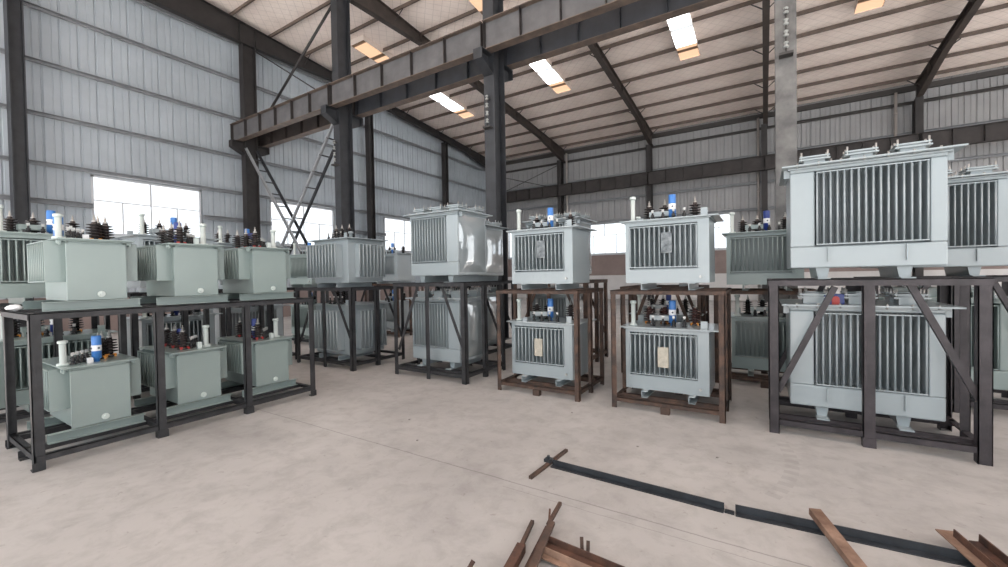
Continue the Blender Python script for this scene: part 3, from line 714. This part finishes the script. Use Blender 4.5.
# ------------------------------------------------------------------ racks
def rack(label, x0, x1, y0, y1, h, mt, zb=0.06, post0=0.0, leg=0.07, legs_front=(), legs_side=(), diag=False, stub=(), front='y', bearers=(), bm=0.06, stubm=None, side_diag=False, bear_dir='x', chan=False):
    """top of top frame at z=h; bottom frame top at z=zb+bm.  bearers run along bear_dir"""
    cx, cy = (x0 + x1) / 2, (y0 + y1) / 2
    t = thing('steel_rack', label, 'rack', (cx, cy, 0))
    X0, X1, Y0, Y1 = x0 - cx, x1 - cx, y0 - cy, y1 - cy
    th = 0.007
    zt = h
    # corner legs: angles with corner outside
    for sx, X in ((1, X0), (-1, X1)):
        for sy, Y in ((1, Y0), (-1, Y1)):
            m = MB()
            m.box(min(X, X + sx * leg), max(X, X + sx * leg), min(Y, Y + sy * th), max(Y, Y + sy * th), 0, zt - 0.001)
            m.box(min(X, X + sx * th), max(X, X + sx * th), min(Y, Y + sy * leg), max(Y, Y + sy * leg), 0, zt - 0.001)
            if chan:
                m.box(min(X + sx * leg, X + sx * (leg - th)), max(X + sx * leg, X + sx * (leg - th)), min(Y, Y + sy * leg), max(Y, Y + sy * leg), 0, zt - 0.001)
            part('leg', m, mt, t)
    # frames
    for (za, zc, nm) in ((zt - bm, zt, 'top_beam'), (zb, zb + bm, 'bottom_beam')):
        e = 0.0 if nm == 'top_beam' else 0.008
        ang = 0.05
        for sy, Y in ((1, Y0), (-1, Y1)):
            Ya = Y - sy * (0.008 if nm == 'top_beam' else -0.008)
            m = MB().box(X0, X1, min(Ya, Ya + sy * th), max(Ya, Ya + sy * th), za, zc)
            m.box(X0, X1, min(Ya, Ya + sy * ang), max(Ya, Ya + sy * ang), zc - th, zc)
            part(nm, m, mt, t)
        for sx, X in ((1, X0), (-1, X1)):
            Xa = X - sx * (0.008 if nm == 'top_beam' else -0.008)
            m = MB().box(min(Xa, Xa + sx * th), max(Xa, Xa + sx * th), Y0 + 0.01, Y1 - 0.01, za, zc)
            m.box(min(Xa, Xa + sx * ang), max(Xa, Xa + sx * ang), Y0 + 0.01, Y1 - 0.01, zc - th, zc)
            part(nm, m, mt, t)
    for X in legs_front:      # mid legs on both long sides (front and rear)
        for Y, s in ((Y0, 1), (Y1, -1)):
            xx = X - cx
            m = MB().box(xx - leg / 2, xx + leg / 2, min(Y, Y + s * th), max(Y, Y + s * th), post0, zt - bm).box(xx - leg / 2, xx - leg / 2 + th, min(Y, Y + s * leg * 0.8), max(Y, Y + s * leg * 0.8), post0, zt - bm)
            part('middle_post', m, mt, t)
    for Yw in legs_side:
        for X, s in ((X0, 1), (X1, -1)):
            yy = Yw - cy
            m = MB().box(min(X, X + s * th), max(X, X + s * th), yy - leg / 2, yy + leg / 2, 0, zt - bm).box(min(X, X + s * leg * 0.8), max(X, X + s * leg * 0.8), yy - leg / 2, yy - leg / 2 + th, 0, zt - bm)
            part('middle_post', m, mt, t)
    if diag:
        ins = (X1 - X0) * 0.33
        for Y, s in ((Y0, 1), (Y1, -1)):
            yy = Y + s * 0.03
            part('diagonal_brace', MB().prof(Lp(0.05, 0.006, 1, 1), (X0 + ins, yy, zt - bm), (X0 + 0.05, yy, 0.42), (0, 1, 0)), mt, t)
            part('diagonal_brace', MB().prof(Lp(0.05, 0.006, 1, 1), (X1 - ins, yy, zt - bm), (X1 - 0.05, yy, 0.42), (0, 1, 0)), mt, t)
    if side_diag:
        for X, s in ((X0, 1), (X1, -1)):
            part('diagonal_brace', MB().prof(Lp(0.05, 0.006, 1, 1), (X + s * 0.03, 0, zt - bm), (X + s * 0.03, Y1 - 0.05, 0.42), (1, 0, 0)), mt, t)
    for b in bearers:
        for zz, nm in ((zt, 'top_bearer'), (zb + bm, 'bottom_bearer')):
            if bear_dir == 'x': m = MB().box(X0 + 0.01, X1 - 0.01, b - cy - 0.03, b - cy + 0.03, zz - 0.05, zz)
            else: m = MB().box(b - cx - 0.03, b - cx + 0.03, Y0 + 0.01, Y1 - 0.01, zz - 0.05, zz)
            part(nm, m, mt, t)
    for X in stub:
        part('foot', MB().box(X - cx - 0.047, X - cx + 0.047, Y0 - 0.012, Y0 + 0.06, 0, zb), mt, t)
        part('foot', MB().box(X - cx - 0.047, X - cx + 0.047, Y1 - 0.06, Y1 + 0.012, 0, zb), mt, t)
    return t, zb + bm

# left long rack with six small units, plain plates facing the aisle (+X)
LX = -5.28
t, zb = rack('long black rack at left holding six small sage transformers', LX - 1.05, LX, 0.87, 3.50, 1.35, 'black_steel', zb=0.075, leg=0.07, legs_side=(1.77, 2.63), bearers=(LX - 0.36, LX - 1.0 + 0.08), bear_dir='y', bm=0.055, )
for yy in (1.77, 2.63):
    part('foot', MB().box(0.525 - 0.06, 0.538, yy - 2.185 - 0.045, yy - 2.185 + 0.045, 0, 0.074), 'black_steel', t)
    for zz in (0.075, 1.295):
        part('cross_beam', MB().box(-0.51, 0.51, yy - 2.185 - 0.025, yy - 2.185 + 0.025, zz, zz + 0.054), 'black_steel', t)
for (xa, ya) in ((0.531, -1.325), (-0.531, -1.325), (0.0, -1.325), (0.531, 1.325), (-0.531, 1.325)):
    sx = -1 if xa > 0 else 1
    part('foot', MB().box(xa + (0 if sx > 0 else -0.075), xa + (0.075 if sx > 0 else 0), min(ya, ya * 0.95), max(ya, ya * 0.95), 0, 0.012).box(xa + sx * 0.0 - (0.012 if sx < 0 else 0), xa + (0.012 if sx > 0 else 0), min(ya, ya * 0.965), max(ya, ya * 0.965), 0.01, 0.075), 'black_steel', t)
RZ = math.pi / 2
ly = [(1.39, 'nearest the camera'), (2.24, 'in the middle'), (3.09, 'at the far end')]
for i, (y, nm) in enumerate(ly):
    small_unit('small plain-ended sage transformer, bottom shelf of the long left rack, %s' % nm, (-5.59, y, zb), RZ, v=i)
    u = small_unit('small plain-ended sage transformer on top of the long left rack, %s' % nm, (-5.59, y, 1.35), RZ, v=[0, 2, 1][i])
    if i == 1:
        part('red_marking', MB().box(-0.02, 0.02, -0.0005, 0.0, 0, 0.022).box(0.03, 0.05, -0.0005, 0, 0.004, 0.018), 'red', u, (0.285, 0.115, 0.07 + 0.175 + 0.28))

def rack_pair_m(label_r, xr, yr, mt, h, upper, lower, xc, **kw):
    pass

# M2 and M3: rusty racks
def rack_M(label, x0, x1, y0, y1, mt='rusty', h=1.41, **kw):
    return rack(label, x0, x1, y0, y1, h, mt, zb=0.075, leg=0.06, legs_side=((y0 + y1) / 2,), stub=((x0 + x1) / 2,), bearers=(y0 + 0.22, y1 - 0.22), bear_dir='x', bm=0.05, **kw)
_, zb = rack_M('rusty brown steel rack just right of the centre column, in the front row', -3.20, -1.98, 4.93, 5.90, )
medium_unit('pale transformer with dark peeling nameplate, on top of the rack right of centre column', (-2.60, 5.15, 1.41), 0, plate='dark')
medium_unit('pale transformer with beige nameplate, inside the rusty rack right of centre column', (-2.62, 5.15, zb), 0, plate='beige')
_, zb = rack_M('rusty brown steel rack left of the big right-hand rack, in the front row', -1.57, -0.35, 4.95, 5.92)
medium_unit('pale transformer with wrinkled dark nameplate, on the rack left of the largest transformer', (-0.98, 5.17, 1.41), 0, plate='dark')
medium_unit('pale transformer with beige nameplate and red-brown bushings, inside rusty rack beside the big rack', (-0.99, 5.17, zb), 0, plate='beige', red=True, clip='orange')

def rack_L(label, x0, x1, y0, y1, h=1.51, mt='black_steel', mid=True, leg=0.075, **kw):
    return rack(label, x0, x1, y0, y1, h, mt, zb=0.085, leg=leg, legs_front=((x0 + x1) / 2,) if mid else (), legs_side=((y0 + y1) / 2,), diag=True, bearers=(y0 + 0.2, y1 - 0.2), bear_dir='x', bm=0.06, **kw)
_, zb = rack_L('large purplish-brown braced rack at right front, nearest the camera', 0.04, 1.56, 4.90, 5.85, 1.52, 'purple_steel', leg=0.085, stub=(0.80,), chan=True, post0=0.085)
large_unit('largest pale transformer, high up at right front on top of the braced rack', (0.795, 5.12, 1.52), 0)
large_unit('large pale transformer with blue relay box, inside the braced rack at right front', (0.785, 5.12, zb), 0, extra=True)
_, zb = rack_L('black braced rack left of the centre column, in the front row', -5.24, -3.76, 4.93, 6.05, 1.52)
large_unit('large glossy pale transformer on top of the rack left of the centre column', (-4.53, 5.14, 1.52), 0, w=1.0, d=0.78, fw=0.72, fx=-0.10, fins=13)
large_unit('large pale transformer inside the black rack left of the centre column', (-4.53, 5.14, zb), 0, w=1.0, d=0.78, fw=0.72, fx=-0.10, fins=13)
_, zb = rack('black rack at left centre with a corner towards the camera, under a finned transformer', -7.69, -6.04, 4.72, 5.95, 1.45, 'black_steel', zb=0.08, leg=0.075, legs_front=(-6.82,), legs_side=(5.3,), diag=True, bearers=(4.95, 5.5), bm=0.055)
square_unit('pale transformer finned on front and side, on top of the left-centre rack', (-6.83, 4.80, 1.45), 0)
square_unit('pale transformer finned on front and side, inside the left-centre rack', (-6.83, 4.80, zb), 0, h=0.90)

# rows behind
_, zb = rack_M('dark rack behind the front row, seen left of the braced right rack', -0.62, 0.62, 6.75, 7.75, 'rusty', 1.34, side_diag=False)
medium_unit('greyer second-row transformer, upper one in the gap left of the largest transformer', (0.0, 6.95, 1.34), 0, plate=None, pt='green', deep=True)
medium_unit('greyer second-row transformer, lower one in the gap left of the braced right rack', (0.06, 6.95, zb), 0, plate=None, pt='green', deep=True)
_, zb = rack('dark rusty rack in the second row, hidden behind the beige-nameplate rack', -1.98, -0.78, 6.75, 7.75, 1.40, 'rusty', zb=0.075, leg=0.06, legs_side=(7.25,), diag=True, bearers=(6.97, 7.53), bm=0.05)
medium_unit('second-row transformer hidden behind the wrinkled-nameplate transformer, upper shelf', (-1.36, 6.95, 1.40), 0, plate=None)
medium_unit('second-row transformer with a deep blue canister, behind the beige-nameplate one', (-1.36, 6.95, zb), 0, plate=None, deep=True)
_, zb = rack_L('dark rack in the second row, partly visible at the right edge', 1.08, 2.56, 6.55, 7.60, 1.51, 'purple_steel')
large_unit('large pale transformer at the upper right edge, second row', (1.72, 6.75, 1.51), 0)
large_unit('large greenish second-row transformer, low at the right picture edge', (1.74, 6.75, zb), 0, pt='sage')
_, zb = rack_L('dark rack in the second row behind the centre, ending between the two rusty racks', -4.05, -2.58, 6.85, 7.95, 1.51, 'rusty')
large_unit('glossy second-row transformer showing right of the peeling-nameplate transformer, upper shelf', (-3.35, 7.05, 1.51), 0, w=1.0, d=0.78, fw=0.72, fx=-0.10, fins=13)
large_unit('transformer on the lower shelf of the second-row rack behind the rusty rack', (-3.35, 7.05, zb), 0, w=1.0, d=0.78, fw=0.72, fx=-0.10, fins=13)
_, zb = rack_L('black rack in the second row, right behind the glossy transformer pair', -6.05, -4.56, 6.62, 7.75, 1.51)
large_unit('glossy pale second-row transformer, upper one, in front of the centre column', (-5.25, 6.85, 1.51), 0, w=1.0, d=0.78, fw=0.72, fx=-0.10, fins=13)
large_unit('pale second-row transformer, lower one behind the black rack left of centre', (-5.25, 6.85, zb), 0, w=1.0, d=0.78, fw=0.72, fx=-0.10, fins=13)
_, zb = rack_M('dark rack in the second row between the left-centre and centre-left racks', -9.65, -8.35, 8.0, 9.0, 'rusty', 1.45)
medium_unit('distant pale transformer before the gable window, right of the side-finned transformer, upper', (-9.0, 8.2, 1.45), 0, plate=None)
medium_unit('distant pale transformer, lower one right of the left-centre rack', (-9.0, 8.2, zb), 0, plate=None)
_, zb = rack_M('dark rack behind the end of the long left rack', -10.6, -9.35, 6.1, 7.1, 'black_steel', 1.41)
medium_unit('distant upper transformer between the long left rack and the side-finned transformer', (-9.98, 6.28, 1.41), 0, plate=None, pt='sage')
medium_unit('distant lower transformer between the long left rack and the left-centre rack', (-9.98, 6.28, zb), 0, plate=None, pt='sage')

# second row behind the long left rack (facing the aisle)
def rackX(label, x0, x1, y0, y1, h, mt):
    return rack(label, x0, x1, y0, y1, h, mt, zb=0.08, leg=0.07, legs_side=((y0 + y1) / 2,), bearers=(x1 - 0.25, x0 + 0.3), bear_dir='y', bm=0.05)
_, zb = rackX('black rack behind the long left rack, at the left picture edge', -8.2, -7.13, 0.80, 2.02, 1.37, 'black_steel')
medium_unit('medium sage transformer at left picture edge, upper one behind the long rack', (-7.3, 1.42, 1.37), RZ, plate=None, pt='sage')
medium_unit('medium sage transformer at the left picture edge, lower one behind the long rack', (-7.3, 1.42, zb), RZ, plate=None, pt='sage', clip='orange', deep=True)
_, zb = rackX('black rack behind the middle of the long left rack', -8.45, -7.33, 2.15, 3.40, 1.45, 'black_steel')
medium_unit('medium transformer behind the middle of the long left rack, upper one', (-7.5, 2.77, 1.45), RZ, plate=None, pt='grey')
medium_unit('medium transformer behind the middle of the long left rack, lower one', (-7.5, 2.77, zb), RZ, plate=None, pt='grey', deep=True, h=0.86)
_, zb = rackX('black rack behind the far end of the long left rack', -9.1, -8.0, 3.55, 4.95, 1.45, 'black_steel')
medium_unit('medium transformer behind the far end of the long left rack, upper one', (-8.2, 4.2, 1.45), RZ, plate=None, pt='grey', w=1.12, nfin=17)
medium_unit('finned transformer low behind the far end of the long left rack', (-8.2, 4.2, zb), RZ, plate=None, pt='grey', w=1.12, nfin=17, h=0.88)

# ------------------------------------------------------------------ steel left on the floor
def flat(name, label, pts_fn, mt, cat='steel bar'):
    return tag(part(name, pts_fn, mt), label, cat)
a = 0.05
tag(part('angle_bar', MB().prof(Lp(a, 0.008, 1, 1), (-1.52, 3.175, 0), (-0.235, 3.14, 0), (0, 0, 1)), 'bar_black'), 'black steel angle bar lying on the floor, left length beside the crossing rod', 'steel bar')
tag(part('angle_bar', MB().prof(Lp(a + 0.005, 0.008, 1, 1), (-0.17, 3.145, 0), (1.45, 3.27, 0), (0, 0, 1)), 'bar_black'), 'black steel angle bar lying on the floor, right length running under the rusty bars', 'steel bar')
tag(part('splice_plate', MB().box(-0.23, -0.175, 3.10, 3.145, 0, 0.008), 'bar_black'), 'small steel piece in the gap between the two black angle bars', 'steel plate')
t = thing('cross_rod', 'rusty flat rod lying crosswise at the left end of the black bars', 'steel rod', (-1.56, 3.175, 0))
part('rod', MB().bar((-0.01, -0.31, 0.012), (0.03, 0.31, 0.012), 0.028, 0.024), 'rusty', t)
part('clamp', MB().box(-0.03, 0.03, -0.03, 0.03, 0.024, 0.05).cyl((0, 0, 0.04), (0, 0, 0.075), 0.012, 8), 'bar_black', t)

def chan_bar(A, B, w, h, mt, label, up=(0, 0, 1)):
    pts = [(-w/2, 0), (-w/2 + 0.007, 0), (-w/2 + 0.007, h - 0.007), (w/2 - 0.007, h - 0.007), (w/2 - 0.007, 0), (w/2, 0), (w/2, h), (-w/2, h)]
    return tag(part('channel_bar', MB().prof(pts[::-1], A, B, up), mt), label, 'steel bar')
chan_bar((0.265, 3.25, 0.058), (0.58, 2.25, 0.0), 0.065, 0.04, 'rust_bright', 'tan rusty channel bar crossing over the black bar at lower right')
t = thing('channel_bar', 'rusty open channel bar at the lower right corner, one end cut slanting', 'steel bar', (0.89, 3.40, 0.0))
d = V((0.32, -1.15, 0))
part('bottom_flange', MB().prof([(-0.045, 0), (0.045, 0), (0.045, 0.007), (-0.045, 0.007)], (0, 0, 0.066), d), 'rust_bright', t)
part('side_flange', MB().prof([(-0.012, 0.007), (-0.005, 0.007), (-0.005, 0.05), (-0.012, 0.05)], (0.015, -0.054, 0.064), d), 'rust_dark', t)
tag(part('angle_bar', MB().prof(Lp(0.05, 0.007, 1, 1), (1.02, 3.36, 0.062), (1.34, 2.2, 0.0)), 'rust_dark'), 'dark rusty angle bar at the very lower right corner, right of the channel bar', 'steel bar')

t = thing('welded_assembly', 'rusty welded steel frame lying at the bottom centre of the picture', 'steel frame', (-1.1, 2.2, 0))
o = V((-1.1, 2.2, 0))
part('side_bar', MB().prof(Lp(0.05, 0.006), V((-1.135, 2.36, 0.01)) - o, V((-1.04, 1.80, 0.01)) - o, (0, 0, 1)), 'rust_dark', t)
part('side_bar', MB().bar(V((-1.13, 2.33, 0.062)) - o, V((-1.02, 1.80, 0.062)) - o, 0.04, 0.02), 'rusty', t)
part('cross_bar', MB().prof(Lp(0.045, 0.006), V((-1.09, 2.20, 0.02)) - o, V((-0.35, 2.14, 0.02)) - o, (0, 0, 1)), 'rust_dark', t)
part('cross_bar', MB().prof(Lp(0.045, 0.006), V((-1.08, 2.10, 0.02)) - o, V((-0.35, 2.04, 0.02)) - o, (0, 0, 1)), 'rust_bright', t)
part('tie_rod', MB().bar(V((-1.14, 2.30, 0.06)) - o, V((-1.185, 2.58, 0.05)) - o, 0.022, 0.022), 'rusty', t)
part('spike', MB().bar(V((-1.145, 2.32, 0.055)) - o, V((-1.19, 2.43, 0.08)) - o, 0.012, 0.012), 'rust_dark', t)
t = thing('scrap_bar', 'rusty bar with a thin rod end, lying left of the welded frame', 'steel bar', (-1.2, 2.0, 0))
part('bar', MB().bar((0.0, 0.07, 0.03), (0.05, -0.20, 0.03), 0.05, 0.05), 'rust_dark', t)
part('rod', MB().bar((0, 0.06, 0.035), (-0.06, 0.32, 0.035), 0.022, 0.022), 'rusty', t)
t = thing('flat_stub', 'pair of short grey steel flats on the floor behind the rusty frame', 'steel offcut', (-0.90, 2.25, 0))
part('flat_piece', MB().bar((0, 0, 0.0), (-0.01, 0.02, 0.075), 0.02, 0.006), 'rusty', t)
part('flat_piece', MB().bar((0.035, 0, 0.0), (0.03, 0.02, 0.065), 0.02, 0.006), 'rusty', t)
tag(part('steel_offcut', MB().bar((-1.37, 1.78, 0.01), (-1.36, 1.82, 0.045), 0.02, 0.015), 'rust_dark'), 'small rusty offcut at the bottom edge, left of the frame', 'steel offcut')
rng = random.Random(3)
for k in range(5):
    x, y = [(-1.0, 3.9), (-0.35, 4.0), (-3.4, 3.4), (-1.9, 4.5), (-2.9, 3.0)][k]
    m = MB().lathe([(0.006, 0), (0.013, 0.004), (0.009, 0.009), (0.003, 0.011)], 6)
    tag(part('pebble', m, 'brick', None, (x, y, 0), (0, 0, k)), 'tiny dark pebble on the floor ' + ['in front of the middle rusty rack', 'inside the tyre arc', 'in front of the long left rack end', 'in front of the rusty rack near centre', 'by the floor joint at left'][k], 'pebble')

wr = MB(); rr_ = random.Random(5); nn = 10; ms = 6
for i in range(ms + 1):
    for j in range(nn):
        a_ = 2 * math.pi * j / nn; q = math.pi * i / ms; k = 1 + rr_.uniform(-0.18, 0.18)
        wr.v.append((0.09 * math.sin(q) * math.cos(a_) * k, 0.05 * math.sin(q) * math.sin(a_) * k, 0.03 - 0.03 * math.cos(q) * (k if i < ms / 2 else k) ))
for i in range(ms):
    for j in range(nn):
        wr.f.append((i * nn + j, i * nn + (j + 1) % nn, (i + 1) * nn + (j + 1) % nn, (i + 1) * nn + j)); wr.smooth.append(True)
tag(part('plastic_wrap', wr, 'white', None, (-6.12, 0.92, 1.351), (0, 0, 0.2)), 'crumpled white plastic wrap on the near top beam of the long left rack', 'plastic wrap')

GR = {'distribution_transformer': 'transformers stored on the racks', 'power_transformer': 'large transformers stored on the racks', 'steel_rack': 'two-tier steel storage racks',
      'steel_column': 'steel columns of the hall', 'roof_purlin': 'roof purlins', 'wall_girt': 'wall girts', 'crane_girder': 'crane runway girders', 'roof_rafter': 'roof rafters',
      'roof_skylight': 'roof skylight strips', 'downpipe': 'downpipes on the far wall', 'lattice_brace': 'lattice cross braces', 'brace_rod': 'thin brace rods', 'pebble': 'pebbles on the floor', 'angle_bar': 'steel bars lying on the floor', 'channel_bar': 'steel bars lying on the floor'}
for o in list(bpy.data.objects):
    if o.parent is None and o.get('label'):
        k_ = o.name.split('.')[0]
        if k_ in GR and not o.get('group'): o['group'] = GR[k_]
        if o['label'].startswith('small plain-ended'): o['group'] = 'small transformers on the long left rack'

# ------------------------------------------------------------------ light
w = bpy.data.worlds.new('overcast'); SC.world = w; w.use_nodes = True
nt = w.node_tree; bg = nt.nodes['Background']; bg.inputs['Color'].default_value = (0.93, 0.97, 1.0, 1); bg.inputs['Strength'].default_value = 1.3
sun = bpy.data.lights.new('sun', 'SUN'); sun.energy = 19; sun.angle = 0.05; sun.color = (1, 0.98, 0.95)
so = bpy.data.objects.new('sun', sun); COL.objects.link(so); so.rotation_euler = V((-0.05, 0.46, -0.88)).to_track_quat('-Z', 'Y').to_euler()

# ------------------------------------------------------------------ camera
f_, yaw, pitch, roll = 417.8, 0.55646, 0.017115, -0.017339
cy, sy = math.cos(yaw), math.sin(yaw)
fw_ = V((-sy * math.cos(pitch), cy * math.cos(pitch), -math.sin(pitch)))
r_ = V((cy, sy, 0)); u_ = r_.cross(fw_)
r2 = math.cos(roll) * r_ + math.sin(roll) * u_; u2 = -math.sin(roll) * r_ + math.cos(roll) * u_
cam = bpy.data.cameras.new('camera'); co = bpy.data.objects.new('camera', cam); COL.objects.link(co)
cam.sensor_fit = 'HORIZONTAL'; cam.sensor_width = 36; cam.lens = f_ * 36 / 1008; cam.clip_start = 0.05; cam.clip_end = 200
mw = Matrix((r2, u2, -fw_)).transposed().to_4x4(); mw.translation = V((0, 0, 1.6)); co.matrix_world = mw
SC.camera = co
vs = SC.view_settings; vs.view_transform = 'Standard'; vs.look = 'None'; vs.gamma = 1; vs.use_curve_mapping = False; vs.exposure = 0.70
